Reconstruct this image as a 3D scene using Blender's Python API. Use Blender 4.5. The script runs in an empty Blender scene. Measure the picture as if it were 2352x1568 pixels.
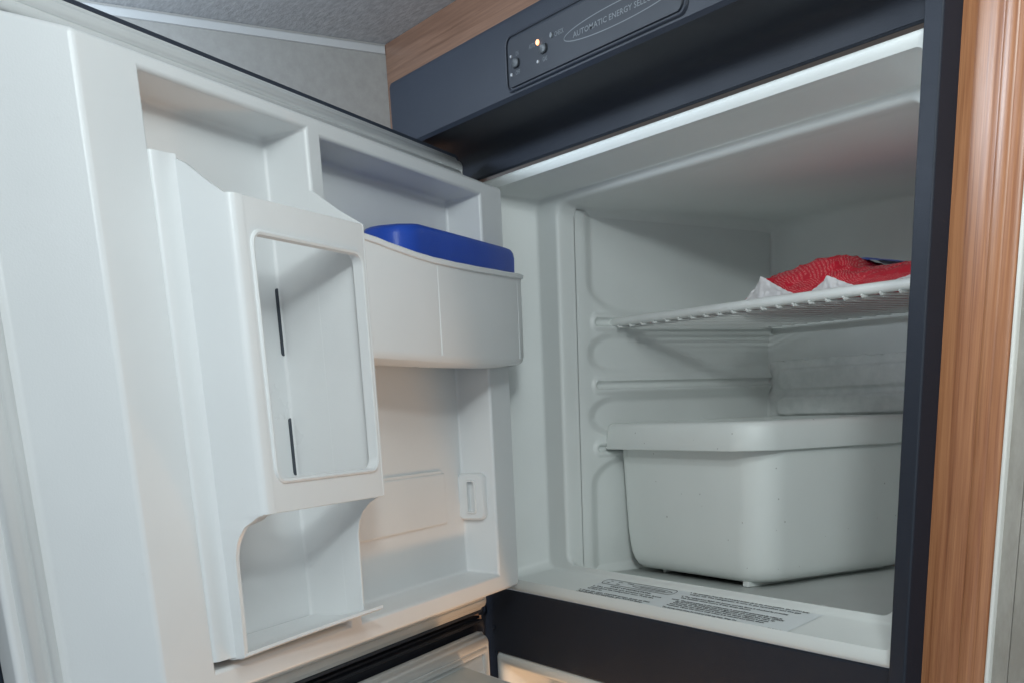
import bpy, bmesh, math, random
from mathutils import Vector, Matrix, noise
random.seed(7)
scene = bpy.context.scene
COL = scene.collection

# ------------------------------------------------------------------ camera, world, lamps
cam_d = bpy.data.cameras.new('camera'); cam = bpy.data.objects.new('camera', cam_d); COL.objects.link(cam)
def cam_rot(yaw, pitch, roll):
    y, p, r = map(math.radians, (yaw, pitch, roll))
    f = Vector((-math.sin(y)*math.cos(p), math.cos(y)*math.cos(p), math.sin(p)))
    rt = Vector((math.cos(y), math.sin(y), 0)); up = rt.cross(f)
    r2 = rt*math.cos(r) + up*math.sin(r); u2 = -rt*math.sin(r) + up*math.cos(r)
    return Matrix((r2, u2, -f)).transposed()
cam.matrix_world = Matrix.Translation((1.1106, -0.6702, 0.1955)) @ cam_rot(56.8606, -17.9143, -1.9378).to_4x4()
cam_d.sensor_width = 36; cam_d.sensor_fit = 'HORIZONTAL'
cam_d.lens = 2655.65/2352*36
cam_d.shift_x = (1176-1309.64)/2352; cam_d.shift_y = (1792.96-784)/2352
cam_d.clip_start = 0.02; cam_d.clip_end = 60
scene.camera = cam

world = bpy.data.worlds.new('World'); scene.world = world; world.use_nodes = True
bg = world.node_tree.nodes['Background']
bg.inputs[0].default_value = (0.80, 0.90, 1.0, 1); bg.inputs[1].default_value = 0.41
scene.view_settings.view_transform = 'Standard'; scene.view_settings.look = 'None'
scene.view_settings.exposure = 0; scene.view_settings.gamma = 1

def area_lamp(name, loc, target, power, size, color, spread=180):
    d = bpy.data.lights.new(name, 'AREA'); d.shape = 'DISK'; d.size = size; d.energy = power; d.color = color
    d.spread = math.radians(spread)
    o = bpy.data.objects.new(name, d); COL.objects.link(o); o.location = loc
    o.rotation_euler = (Vector(target)-Vector(loc)).to_track_quat('-Z', 'Y').to_euler()
    return o
area_lamp('ceiling_led_main', (1.24, -0.66, 0.583), (0.25, 0.0, 0.15), 5.4, 0.11, (0.89, 0.98, 0.99))
area_lamp('fridge_front_fill', (0.75, -0.36, 0.583), (0.36, 0.0, 0.10), 2.2, 0.24, (0.91, 0.99, 0.99))  # added fill to lift the sill, tub and door fronts, no fixture there
area_lamp('ceiling_led_left', (0.06, -0.60, 0.583), (0.30, -0.35, 0.35), 3.6, 0.22, (0.80, 0.90, 1.0))
pl_ = bpy.data.lights.new('ceiling_glow_fill', 'POINT'); pl_.energy = 4.6; pl_.color = (.72, .86, 1.0); pl_.shadow_soft_size = .03  # added fill that brightens the ceiling, no fixture of its own
plo = bpy.data.objects.new('ceiling_glow_fill', pl_); COL.objects.link(plo); plo.location = (-.06, -.50, .530)
wl = bpy.data.lights.new('lower_compartment_bulb', 'POINT'); wl.energy = 3.1; wl.color = (1.0, 0.54, 0.26); wl.shadow_soft_size = 0.025
wlo = bpy.data.objects.new('lower_compartment_bulb', wl); COL.objects.link(wlo); wlo.location = (0.30, 0.10, -0.32)

# ------------------------------------------------------------------ materials
def new_mat(name):
    m = bpy.data.materials.new(name); m.use_nodes = True
    nt = m.node_tree; b = nt.nodes['Principled BSDF']
    return m, nt, b
def N(nt, t, **kw):
    n = nt.nodes.new(t)
    for k, v in kw.items(): setattr(n, k, v)
    return n
def plastic(name, col, rough=0.4, var=0.04, bump=0.15, bscale=900, spec=0.5, specks=0.0):
    m, nt, b = new_mat(name)
    tc = N(nt, 'ShaderNodeTexCoord')
    n1 = N(nt, 'ShaderNodeTexNoise'); n1.inputs['Scale'].default_value = 9; n1.inputs['Detail'].default_value = 6
    nt.links.new(tc.outputs['Object'], n1.inputs['Vector'])
    r = N(nt, 'ShaderNodeValToRGB')
    r.color_ramp.elements[0].position = .3; r.color_ramp.elements[1].position = .7
    r.color_ramp.elements[0].color = tuple(c*(1-var) for c in col) + (1,)
    r.color_ramp.elements[1].color = tuple(min(1, c*(1+var)) for c in col) + (1,)
    nt.links.new(n1.outputs['Fac'], r.inputs['Fac'])
    last = r.outputs['Color']
    if specks > 0:
        v = N(nt, 'ShaderNodeTexVoronoi'); v.inputs['Scale'].default_value = 70
        n3 = N(nt, 'ShaderNodeTexNoise'); n3.inputs['Scale'].default_value = 260; n3.inputs['Detail'].default_value = 3
        nt.links.new(tc.outputs['Object'], v.inputs['Vector']); nt.links.new(tc.outputs['Object'], n3.inputs['Vector'])
        ad = N(nt, 'ShaderNodeMath', operation='MULTIPLY_ADD'); ad.inputs[1].default_value = .25; nt.links.new(n3.outputs['Fac'], ad.inputs[0]); nt.links.new(v.outputs['Distance'], ad.inputs[2])
        rr = N(nt, 'ShaderNodeValToRGB'); rr.color_ramp.elements[0].position = .145; rr.color_ramp.elements[1].position = .17
        rr.color_ramp.elements[0].color = (1, 1, 1, 1); rr.color_ramp.elements[1].color = (0, 0, 0, 1)
        nt.links.new(ad.outputs[0], rr.inputs['Fac'])
        mu = N(nt, 'ShaderNodeMath', operation='MULTIPLY'); mu.inputs[1].default_value = specks; nt.links.new(rr.outputs['Color'], mu.inputs[0])
        mx = N(nt, 'ShaderNodeMixRGB'); mx.inputs['Color2'].default_value = (.12, .11, .09, 1)
        nt.links.new(mu.outputs[0], mx.inputs['Fac']); nt.links.new(last, mx.inputs['Color1']); last = mx.outputs['Color']
    nt.links.new(last, b.inputs['Base Color'])
    n4 = N(nt, 'ShaderNodeTexNoise'); n4.inputs['Scale'].default_value = 7; n4.inputs['Detail'].default_value = 5; n4.inputs['Roughness'].default_value = .5
    nt.links.new(tc.outputs['Object'], n4.inputs['Vector'])
    mr = N(nt, 'ShaderNodeMapRange'); mr.inputs['To Min'].default_value = max(.05, rough-.05); mr.inputs['To Max'].default_value = rough+.06
    mr.inputs['From Min'].default_value = .3; mr.inputs['From Max'].default_value = .7
    nt.links.new(n4.outputs['Fac'], mr.inputs['Value']); nt.links.new(mr.outputs['Result'], b.inputs['Roughness'])
    b.inputs['Roughness'].default_value = rough; b.inputs['Specular IOR Level'].default_value = spec
    if bump > 0:
        n2 = N(nt, 'ShaderNodeTexNoise'); n2.inputs['Scale'].default_value = bscale; n2.inputs['Detail'].default_value = 2
        nt.links.new(tc.outputs['Object'], n2.inputs['Vector'])
        bp = N(nt, 'ShaderNodeBump'); bp.inputs['Strength'].default_value = bump; bp.inputs['Distance'].default_value = .0008
        nt.links.new(n2.outputs['Fac'], bp.inputs['Height']); nt.links.new(bp.outputs['Normal'], b.inputs['Normal'])
    return m
M = {}
M['door_white'] = plastic('door_white_plastic', (.745, .765, .77), .32, .025, .10, specks=.03)
M['liner'] = plastic('liner_white_plastic', (.735, .765, .745), .46, .03, .10)
M['tub'] = plastic('tub_plastic', (.79, .825, .80), .42, .02, .22, 1400, specks=.45)
M['gasket'] = plastic('gasket_vinyl', (.60, .62, .62), .5, .06, .1)
M['black'] = plastic('black_textured_plastic', (.012, .017, .029), .56, .10, .35, 1600, spec=.42)
M['door_skin'] = plastic('door_skin_plastic', (.034, .044, .064), .5, .06, .2, 1600)
M['black_panel'] = plastic('black_panel_film', (.011, .015, .024), .56, .06, .15, 1500, spec=.36)
M['dark'] = plastic('slot_shade_and_thread', (.04, .05, .065), .6, .05, .0)  # dark colour stands in for shade in the slots; thread uses it too
M['grey_print'] = plastic('grey_print', (.105, .118, .13), .5, .05, 0)
M['button'] = plastic('button_rubber', (.030, .036, .042), .5, .05, .2)
M['label_white'] = plastic('label_film', (.70, .74, .75), .34, .02, .03)
M['label_ink'] = plastic('label_ink', (.035, .038, .042), .5, .05, 0)
M['coated_wire'] = plastic('coated_wire', (.74, .76, .74), .32, .03, .1)
M['blue'] = plastic('blue_plastic', (.017, .075, .46), .42, .15, .25, 700)
M['metal'] = plastic('hinge_metal', (.35, .36, .38), .35, .05, .1)
M['white_paint'] = plastic('white_edge_trim', (.78, .77, .72), .45, .05, .2)
M['cove'] = plastic('cove_vinyl', (.52, .53, .53), .35, .05, .1)
M['stain'] = plastic('rust_stain', (.45, .20, .06), .3, .35, .5, 500)

def wood(name, c_dark, c_light, axis='Z'):
    m, nt, b = new_mat(name)
    tc = N(nt, 'ShaderNodeTexCoord'); mp = N(nt, 'ShaderNodeMapping')
    sc = {'Z': (95, 95, 3.0), 'X': (3.0, 95, 95)}[axis]
    mp.inputs['Scale'].default_value = sc
    nt.links.new(tc.outputs['Object'], mp.inputs['Vector'])
    n1 = N(nt, 'ShaderNodeTexNoise'); n1.inputs['Scale'].default_value = 1.6; n1.inputs['Detail'].default_value = 8; n1.inputs['Roughness'].default_value = .62; n1.inputs['Distortion'].default_value = .5
    nt.links.new(mp.outputs['Vector'], n1.inputs['Vector'])
    mp2 = N(nt, 'ShaderNodeMapping'); mp2.inputs['Scale'].default_value = tuple(s*6 if s > 10 else s*5 for s in sc)
    nt.links.new(tc.outputs['Object'], mp2.inputs['Vector'])
    n2 = N(nt, 'ShaderNodeTexNoise'); n2.inputs['Scale'].default_value = 1.5; n2.inputs['Detail'].default_value = 4
    nt.links.new(mp2.outputs['Vector'], n2.inputs['Vector'])
    ad = N(nt, 'ShaderNodeMath', operation='MULTIPLY_ADD'); ad.inputs[1].default_value = .5; ad.inputs[2].default_value = -.25
    nt.links.new(n2.outputs['Fac'], ad.inputs[0])
    a2 = N(nt, 'ShaderNodeMath', operation='ADD'); nt.links.new(n1.outputs['Fac'], a2.inputs[0]); nt.links.new(ad.outputs[0], a2.inputs[1])
    r = N(nt, 'ShaderNodeValToRGB'); r.color_ramp.elements[0].position = .30; r.color_ramp.elements[1].position = .68
    r.color_ramp.elements[0].color = c_dark + (1,); r.color_ramp.elements[1].color = c_light + (1,)
    nt.links.new(a2.outputs[0], r.inputs['Fac'])
    mp4 = N(nt, 'ShaderNodeMapping'); mp4.inputs['Scale'].default_value = tuple(q*4.2 if q > 10 else q*1.6 for q in sc)
    nt.links.new(tc.outputs['Object'], mp4.inputs['Vector'])
    n5 = N(nt, 'ShaderNodeTexNoise'); n5.inputs['Scale'].default_value = 1.0; n5.inputs['Detail'].default_value = 5; n5.inputs['Roughness'].default_value = .6
    nt.links.new(mp4.outputs['Vector'], n5.inputs['Vector'])
    r5 = N(nt, 'ShaderNodeValToRGB'); r5.color_ramp.elements[0].position = .53; r5.color_ramp.elements[1].position = .66
    r5.color_ramp.elements[0].color = (1, 1, 1, 1); r5.color_ramp.elements[1].color = (.72, .66, .60, 1)
    nt.links.new(n5.outputs['Fac'], r5.inputs['Fac'])
    mm = N(nt, 'ShaderNodeMixRGB'); mm.blend_type = 'MULTIPLY'; mm.inputs['Fac'].default_value = 1
    nt.links.new(r.outputs['Color'], mm.inputs['Color1']); nt.links.new(r5.outputs['Color'], mm.inputs['Color2']); nt.links.new(mm.outputs[0], b.inputs['Base Color'])
    b.inputs['Roughness'].default_value = .36; b.inputs['Specular IOR Level'].default_value = .8
    bp = N(nt, 'ShaderNodeBump'); bp.inputs['Strength'].default_value = .12; bp.inputs['Distance'].default_value = .001
    nt.links.new(a2.outputs[0], bp.inputs['Height']); nt.links.new(bp.outputs['Normal'], b.inputs['Normal'])
    return m
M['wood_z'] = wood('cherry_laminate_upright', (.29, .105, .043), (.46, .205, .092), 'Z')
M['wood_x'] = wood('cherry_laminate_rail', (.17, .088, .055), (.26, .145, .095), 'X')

def mottled(name, c0, c1, scale, rough, stretch=(1, 1, 1), bump=.3, dist=.001, lo=.35, hi=.65):
    m, nt, b = new_mat(name)
    tc = N(nt, 'ShaderNodeTexCoord'); mp = N(nt, 'ShaderNodeMapping'); mp.inputs['Scale'].default_value = stretch
    nt.links.new(tc.outputs['Object'], mp.inputs['Vector'])
    n1 = N(nt, 'ShaderNodeTexNoise'); n1.inputs['Scale'].default_value = scale; n1.inputs['Detail'].default_value = 10; n1.inputs['Roughness'].default_value = .68
    nt.links.new(mp.outputs['Vector'], n1.inputs['Vector'])
    r = N(nt, 'ShaderNodeValToRGB'); r.color_ramp.elements[0].position = lo; r.color_ramp.elements[1].position = hi
    r.color_ramp.elements[0].color = c0 + (1,); r.color_ramp.elements[1].color = c1 + (1,)
    nt.links.new(n1.outputs['Fac'], r.inputs['Fac']); nt.links.new(r.outputs['Color'], b.inputs['Base Color'])
    b.inputs['Roughness'].default_value = rough
    bp = N(nt, 'ShaderNodeBump'); bp.inputs['Strength'].default_value = bump; bp.inputs['Distance'].default_value = dist
    nt.links.new(n1.outputs['Fac'], bp.inputs['Height']); nt.links.new(bp.outputs['Normal'], b.inputs['Normal'])
    return m
M['wallpaper'] = mottled('grey_wallpaper', (.29, .27, .235), (.44, .415, .37), 34, .6, (1, 1, .35), .15)
M['left_wall'] = mottled('grey_wallboard', (.33, .325, .31), (.38, .375, .36), 90, .40, (1, 1, 1), .10)
M['ceiling'] = mottled('textured_ceiling_fabric', (.38, .39, .405), (.60, .61, .625), 150, .6, (.45, 1.7, 1), .5, .0015)
M['evaporator'] = mottled('frosted_plate', (.76, .79, .77), (.87, .89, .87), 55, .55, (1, 1, 1), .7, .0014)

# red printed film with rows of pale lettering-like dashes
def printed_red():
    m, nt, b = new_mat('red_printed_film')
    uv = N(nt, 'ShaderNodeUVMap')
    dist = N(nt, 'ShaderNodeTexNoise'); dist.inputs['Scale'].default_value = 3; nt.links.new(uv.outputs[0], dist.inputs['Vector'])
    mxv = N(nt, 'ShaderNodeMixRGB'); mxv.blend_type = 'ADD'; mxv.inputs['Fac'].default_value = .07
    nt.links.new(uv.outputs[0], mxv.inputs['Color1']); nt.links.new(dist.outputs['Color'], mxv.inputs['Color2'])
    mp = N(nt, 'ShaderNodeMapping'); mp.inputs['Rotation'].default_value = (0, 0, math.radians(34)); mp.inputs['Scale'].default_value = (30, 30, 1)
    nt.links.new(mxv.outputs[0], mp.inputs['Vector'])
    sep = N(nt, 'ShaderNodeSeparateXYZ'); nt.links.new(mp.outputs[0], sep.inputs[0])
    def frac_band(sock, mul, lo):
        a = N(nt, 'ShaderNodeMath', operation='MULTIPLY'); a.inputs[1].default_value = mul; nt.links.new(sock, a.inputs[0])
        f = N(nt, 'ShaderNodeMath', operation='FRACT'); nt.links.new(a.outputs[0], f.inputs[0])
        g = N(nt, 'ShaderNodeMath', operation='GREATER_THAN'); g.inputs[1].default_value = lo; nt.links.new(f.outputs[0], g.inputs[0])
        return g.outputs[0]
    rows = frac_band(sep.outputs['Y'], 1.0, .48)
    lt = N(nt, 'ShaderNodeTexNoise'); lt.inputs['Scale'].default_value = 3.4; lt.inputs['Detail'].default_value = 2
    mp3 = N(nt, 'ShaderNodeMapping'); mp3.inputs['Scale'].default_value = (1.4, .8, 1); nt.links.new(mp.outputs[0], mp3.inputs[0]); nt.links.new(mp3.outputs[0], lt.inputs['Vector'])
    g1 = N(nt, 'ShaderNodeMath', operation='GREATER_THAN'); g1.inputs[1].default_value = .52; nt.links.new(lt.outputs['Fac'], g1.inputs[0])
    blk = N(nt, 'ShaderNodeTexNoise'); blk.inputs['Scale'].default_value = 4.2; nt.links.new(uv.outputs[0], blk.inputs['Vector'])
    g2 = N(nt, 'ShaderNodeMath', operation='LESS_THAN'); g2.inputs[1].default_value = .58; nt.links.new(blk.outputs['Fac'], g2.inputs[0])
    m1 = N(nt, 'ShaderNodeMath', operation='MULTIPLY'); nt.links.new(rows, m1.inputs[0]); nt.links.new(g1.outputs[0], m1.inputs[1])
    m2 = N(nt, 'ShaderNodeMath', operation='MULTIPLY'); nt.links.new(m1.outputs[0], m2.inputs[0]); nt.links.new(g2.outputs[0], m2.inputs[1])
    m3 = N(nt, 'ShaderNodeMath', operation='MULTIPLY'); m3.inputs[1].default_value = .36; nt.links.new(m2.outputs[0], m3.inputs[0])
    mx = N(nt, 'ShaderNodeMixRGB'); mx.inputs['Color1'].default_value = (.50, .010, .026, 1); mx.inputs['Color2'].default_value = (.80, .42, .40, 1)
    nt.links.new(m3.outputs[0], mx.inputs['Fac']); nt.links.new(mx.outputs[0], b.inputs['Base Color'])
    b.inputs['Roughness'].default_value = .27
    return m
M['red_film'] = printed_red()
m, nt, b = new_mat('clear_white_film'); b.inputs['Base Color'].default_value = (.60, .58, .58, 1); b.inputs['Roughness'].default_value = .35; M['film'] = m
m, nt, b = new_mat('amber_lamp'); b.inputs['Base Color'].default_value = (.9, .4, .2, 1); b.inputs['Emission Color'].default_value = (1, .42, .20, 1); b.inputs['Emission Strength'].default_value = 2.2; M['amber'] = m

# ------------------------------------------------------------------ mesh helpers
class MB:
    def __init__(s): s.v = []; s.f = []; s.uv = None
    def add(s, vs, fs):
        n = len(s.v); s.v += [tuple(v) for v in vs]; s.f += [tuple(i+n for i in f) for f in fs]; return s
    def box(s, x0, x1, y0, y1, z0, z1):
        vs = [(x, y, z) for z in (z0, z1) for y in (y0, y1) for x in (x0, x1)]
        return s.add(vs, [(0,2,3,1),(4,5,7,6),(0,1,5,4),(2,6,7,3),(0,4,6,2),(1,3,7,5)])
    def prism(s, poly, axis, a, b):
        def P(p, t):
            return {'x': (t, p[0], p[1]), 'y': (p[0], t, p[1]), 'z': (p[0], p[1], t)}[axis]
        n = len(poly)
        vs = [P(p, a) for p in poly] + [P(p, b) for p in poly]
        fs = [tuple(range(n))[::-1], tuple(range(n, 2*n))] + [(i, (i+1) % n, n+(i+1) % n, n+i) for i in range(n)]
        return s.add(vs, fs)
    def loft(s, rings, closed=True, cap0=False, cap1=False):
        n = len(rings[0]); vs = [p for r in rings for p in r]; fs = []
        for k in range(len(rings)-1):
            for i in range(n if closed else n-1):
                j = (i+1) % n; fs.append((k*n+i, k*n+j, (k+1)*n+j, (k+1)*n+i))
        if cap0: fs.append(tuple(range(n))[::-1])
        if cap1: fs.append(tuple(range((len(rings)-1)*n, len(rings)*n)))
        return s.add(vs, fs)
    def tube(s, pts, r, n=10, cap=True):
        pts = [Vector(p) for p in pts]; rings = []
        t = (pts[1]-pts[0]).normalized(); a = Vector((0, 0, 1)) if abs(t.z) < .9 else Vector((1, 0, 0))
        nn = t.cross(a).normalized()
        for i, p in enumerate(pts):
            t = (pts[min(i+1, len(pts)-1)]-pts[max(i-1, 0)]).normalized()
            nn = (nn - t*nn.dot(t)).normalized(); bb = t.cross(nn)
            rings.append([p + nn*r*math.cos(2*math.pi*k/n) + bb*r*math.sin(2*math.pi*k/n) for k in range(n)])
        return s.loft(rings, True, cap, cap)
    def mesh(s, name):
        me = bpy.data.meshes.new(name); me.from_pydata(s.v, [], s.f); me.validate(); me.update()
        return me
def place(name, me, mat, parent=None, bevel=0, seg=3, smooth=True, angle=40, fix=True, offset=None):
    if fix:
        bm = bmesh.new(); bm.from_mesh(me); bmesh.ops.remove_doubles(bm, verts=bm.verts, dist=1e-6)
        bmesh.ops.recalc_face_normals(bm, faces=bm.faces); bm.to_mesh(me); bm.free()
    if mat: me.materials.append(mat)
    if smooth:
        for p in me.polygons: p.use_smooth = True
        me.set_sharp_from_angle(angle=math.radians(angle))
    o = bpy.data.objects.new(name, me); COL.objects.link(o)
    if parent:
        o.parent = parent
    if offset is not None: o.location = offset
    if bevel:
        bv = o.modifiers.new('bevel', 'BEVEL'); bv.width = bevel; bv.segments = seg; bv.limit_method = 'ANGLE'; bv.angle_limit = math.radians(32)
        bv.harden_normals = True; bv.use_clamp_overlap = True
    return o
def thing(name, loc, label, cat, group=None):
    o = bpy.data.objects.new(name, None); COL.objects.link(o); o.location = loc; o.empty_display_size = .05
    o['label'] = label; o['category'] = cat
    if group: o['group'] = group
    return o
def tag(o, label=None, cat=None, kind=None):
    if label: o['label'] = label
    if cat: o['category'] = cat
    if kind: o['kind'] = kind
    return o
def rrect(x0, x1, z0, z1, r, n=6):
    r = min(r, (x1-x0)/2-1e-5, (z1-z0)/2-1e-5); out = []
    for cx, cz, a0 in ((x1-r, z1-r, 0), (x0+r, z1-r, 90), (x0+r, z0+r, 180), (x1-r, z0+r, 270)):
        for k in range(n+1):
            a = math.radians(a0 + 90*k/n); out.append((cx+r*math.cos(a), cz+r*math.sin(a)))
    return out
def text_mesh(body, size, width=None, bold=0.0):
    cu = bpy.data.curves.new('txt', 'FONT'); cu.body = body; cu.size = size; cu.offset = bold; cu.resolution_u = 2
    o = bpy.data.objects.new('txt', cu); COL.objects.link(o)
    dg = bpy.context.evaluated_depsgraph_get(); me = bpy.data.meshes.new_from_object(o.evaluated_get(dg))
    bpy.data.objects.remove(o)
    xs = [v.co.x for v in me.vertices]; x0, x1 = min(xs), max(xs)
    k = (width/(x1-x0)) if width else 1.0
    vs = [((v.co.x-x0)*k, v.co.y, 0) for v in me.vertices]; fs = [tuple(p.vertices) for p in me.polygons]
    bpy.data.meshes.remove(me)
    return vs, fs

# ------------------------------------------------------------------ setting: ceiling, walls
mb = MB(); mb.box(-.40, 2.6, -3.0, .08, .5940, .62)
tag(place('ceiling', mb.mesh('ceiling'), M['ceiling']), kind='structure')
mb = MB(); mb.box(-.29, -.2552, -3.0, .06, -1.2, .5940)
tag(place('left_wall', mb.mesh('left_wall'), M['left_wall']), kind='structure')
o = place('cove_trim', MB().prism([(-.2552, .5835), (-.2536, .5835), (-.2530, .5842), (-.2530, .5908), (-.2536, .5917), (-.2552, .5917)], 'y', -2.9, .0025).mesh('cove_trim'), M['cove'], bevel=.0008)
tag(o, 'pale grey cove strip running along the top of the left wall under the ceiling', 'trim strip')
# right hand wall: two butted wallpapered boards
rw = thing('right_wall', (.62, .05, -1.2), 'grey mottled wallpapered wall right of the wooden stile', 'wall')
rw['kind'] = 'structure'
off = Vector((-.62, -.05, 1.2))
place('wall_board', MB().box(.611, .6262, .0075, .05, -1.2, .594).mesh('wall_board'), M['wallpaper'], rw, .0006, offset=off)
place('wall_board', MB().box(.6268, 1.1, .0077, .05, -1.2, .594).mesh('wall_board2'), M['wallpaper'], rw, .0006, offset=off)
pr = [(.6105, .015), (.6105, .0045), (.6112, .0036), (.6128, .0034), (.6138, .0044), (.6142, .015)]
o = place('edge_trim', MB().prism(pr, 'z', -1.2, .5936).mesh('edge_trim'), M['white_paint'], bevel=.0008)
tag(o, 'thin white edging strip between the wooden stile and the grey wall', 'trim strip')

# ------------------------------------------------------------------ wooden cabinet face frame
cab = thing('cabinet', (.15, .03, -1.2), 'reddish brown wooden cabinet surround enclosing the refrigerator', 'cabinet')
off = Vector((-.15, -.03, 1.2))
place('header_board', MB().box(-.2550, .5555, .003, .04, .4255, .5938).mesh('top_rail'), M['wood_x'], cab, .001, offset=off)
place('stile', MB().box(-.2550, -.1015, .0032, .04, -1.2, .4253).mesh('stile_l'), M['wood_z'], cab, .001, offset=off)
prof = [(.5442, .04), (.5442, .0195), (.5450, .0182), (.5700, .0180), (.5735, .0181), (.5752, .0185), (.5764, .0184)]
for k in range(9):
    a = math.pi*(1 - k/8); prof.append((.5820 + .0054*math.cos(a), .0184 - .0014*math.sin(a)))
prof += [(.5890, .0186), (.5910, .0187), (.5940, .0196), (.5962, .0215), (.5976, .0245), (.5980, .04)]
prof = [(p[0]+.0120, p[1]-.0150) for p in prof]
place('stile', MB().prism(prof, 'z', -1.2, .5938).mesh('stile_r'), M['wood_z'], cab, offset=off, angle=35)

# ------------------------------------------------------------------ refrigerator body
FL = Vector((.23, .3, -1.2))
fr = thing('refrigerator', FL, 'two door built in refrigerator with black frame and white liner standing open', 'refrigerator')
off = -FL
# black face frame with two openings
def frame_mesh():
    X = [-.100, -.0665, .5445, .5560]; Zs = [-1.15, -.72, -.077, -.0002, .4232, .4503]
    solid = {(i, j) for i in range(3) for j in range(5)} - {(1, 1), (1, 3)}
    bm = bmesh.new()
    for (i, j) in solid:
        pass
    mbx = MB(); vid = {}
    def V(i, j, y):
        k = (i, j, y)
        if k not in vid: vid[k] = len(mbx.v); mbx.v.append((X[i], y, Zs[j]))
        return vid[k]
    y0, y1 = 0.0, .0027
    for (i, j) in solid:
        mbx.f.append((V(i, j, y0), V(i+1, j, y0), V(i+1, j+1, y0), V(i, j+1, y0)))
        for (di, dj, e) in ((-1, 0, ((i, j), (i, j+1))), (1, 0, ((i+1, j), (i+1, j+1))), (0, -1, ((i, j), (i+1, j))), (0, 1, ((i, j+1), (i+1, j+1)))):
            if (i+di, j+dj) not in solid:
                a, b_ = e; mbx.f.append((V(*a, y0), V(*b_, y0), V(*b_, y1), V(*a, y1)))
    bm.free(); return mbx.mesh('frame')
place('face_frame', frame_mesh(), M['black'], fr, .0022, 3, offset=off)
place('jamb', MB().box(.5412, .5568, -.0150, .0120, -1.15, .4488).mesh('side_jamb'), M['black'], fr, .0018, 3, offset=off)
# overhanging control fascia (horizontal underside, front face proud of the frame)
fp = [(.0026, .4245), (-.0006, .4245), (-.0008, .4350), (-.0016, .4400), (-.0036, .4440), (-.0072, .4472), (-.0130, .4492), (-.0220, .4500), (-.066, .4490), (-.0725, .4500), (-.0750, .4530), (-.0752, .508), (-.0735, .5122), (-.069, .5135), (.0026, .5135)]
place('control_fascia', MB().prism(fp, 'x', -.092, .5566).mesh('control_fascia'), M['black'], fr, 0, offset=off, angle=32)
# upper compartment liner
def ring(x0, x1, z0, z1, r, y): return [(p[0], y, p[1]) for p in rrect(x0, x1, z0, z1, r, 6)]
X0, X1, Z0, Z1 = -.0662, .5442, .0, .4200
def inset(d, y, r=.008): return ring(X0+d, X1-d, Z0+d, Z1-d*.72, r, y)
rings = [inset(0, .014, .004), inset(0, .003, .004), inset(.0008, .0002, .005), inset(.0024, -.0013, .006), inset(.0055, -.0012, .008), inset(.0098, .0002, .009), inset(.0130, .0020, .010),
         ring(-.0537, .5315, .0126, .4108, .011, .0035), ring(-.0527, .5305, .0088, .4098, .011, .0085), ring(-.0515, .5293, .0088, .4092, .011, .0125),
         ring(-.0290, .5080, .0190, .4032, .012, .0530), ring(-.0275, .5060, .0205, .4028, .012, .0550),
         ring(-.0255, .504, .0225, .4022, .012, .0558), ring(.0035, .4850, .0254, .3990, .013, .0562), ring(.0062, .4835, .0262, .3972, .014, .0572), ring(.0073, .4830, .0258, .3958, .014, .0592),
         ring(.0074, .4830, .0240, .3949, .014, .0630), ring(.0070, .4830, .0170, .3944, .014, .070), ring(.0067, .4830, .0130, .3943, .014, .0785), ring(-.0022, .485, .0126, .3942, .016, .0788),
         ring(-.0022, .485, .0125, .3940, .020, .345), ring(-.0022, .485, .0145, .3925, .020, .364), ring(.004, .479, .020, .387, .020, .3690)]
place('compartment_liner', MB().loft(rings, True, False, True).mesh('upper_liner'), M['liner'], fr, angle=55, offset=off)
# left side panel with shelf guides (a real relief)
def sst(t): t = max(0, min(1, t)); return t*t*(3-2*t)
def sd_rr(py, pz, ya, yb, za, zb, r, ky):
    # rounded rect distance, y squashed by ky
    cy, cz = (ya+yb)/2, (za+zb)/2; hy, hz = (yb-ya)/2, (zb-za)/2
    qy, qz = abs(py-cy)*ky-(hy*ky-r), abs(pz-cz)-(hz-r)
    return math.hypot(max(qy, 0), max(qz, 0)) + min(max(qy, qz), 0) - r
def side_h(y, z):
    h = .0052 + .0012*sst((.105-y)/.02)
    dep = 0
    for (ya, za, zb, r, ky) in ((.0925, .2890, .60, .034, .62), (.0905, .2275, .2725, .0224, .55), (.0905, .1602, .2075, .0236, .55), (.0925, -.3, .1420, .034, .62)):
        d = sd_rr(y, z, ya, .9, za, zb, r, ky); dep = max(dep, sst((.0012-d)/.0100))
    h -= .0050*dep
    for zc in (.2820, .2172, .1500):
        d = sd_rr(y, z, .1035, .9, zc-.0036, zc+.0036, .0034, 1.0)
        h -= .0058*sst((.0006-d)/.0022)
        d2 = sd_rr(y, z, .098, .9, zc-.0085, zc+.0085, .008, 1.0)
        h += .0026*sst((.001-d2)/.003)*(1 if y > .1 else sst((y-.09)/.01))
    # fade to the liner front and rounded rear top corner
    return h
ny, nz = 130, 210
mb = MB(); ys = [.0795 + (.3625-.0795)*(i/(ny-1))**1.25 for i in range(ny)]; zs = [.0150 + (.3908-.0150)*j/(nz-1) for j in range(nz)]
for j in range(nz):
    for i in range(ny):
        y, z = ys[i], zs[j]
        # rounded rear upper corner of the panel
        cy, cz, rr = .3625-.012, .3908-.012, .012
        if y > cy and z > cz and math.hypot(y-cy, z-cz) > rr:
            k = rr/math.hypot(y-cy, z-cz); y = cy+(y-cy)*k; z = cz+(z-cz)*k
        mb.v.append((side_h(y, z), y, z))
for j in range(nz-1):
    for i in range(ny-1):
        a = j*ny+i; mb.f.append((a, a+1, a+ny+1, a+ny))
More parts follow.
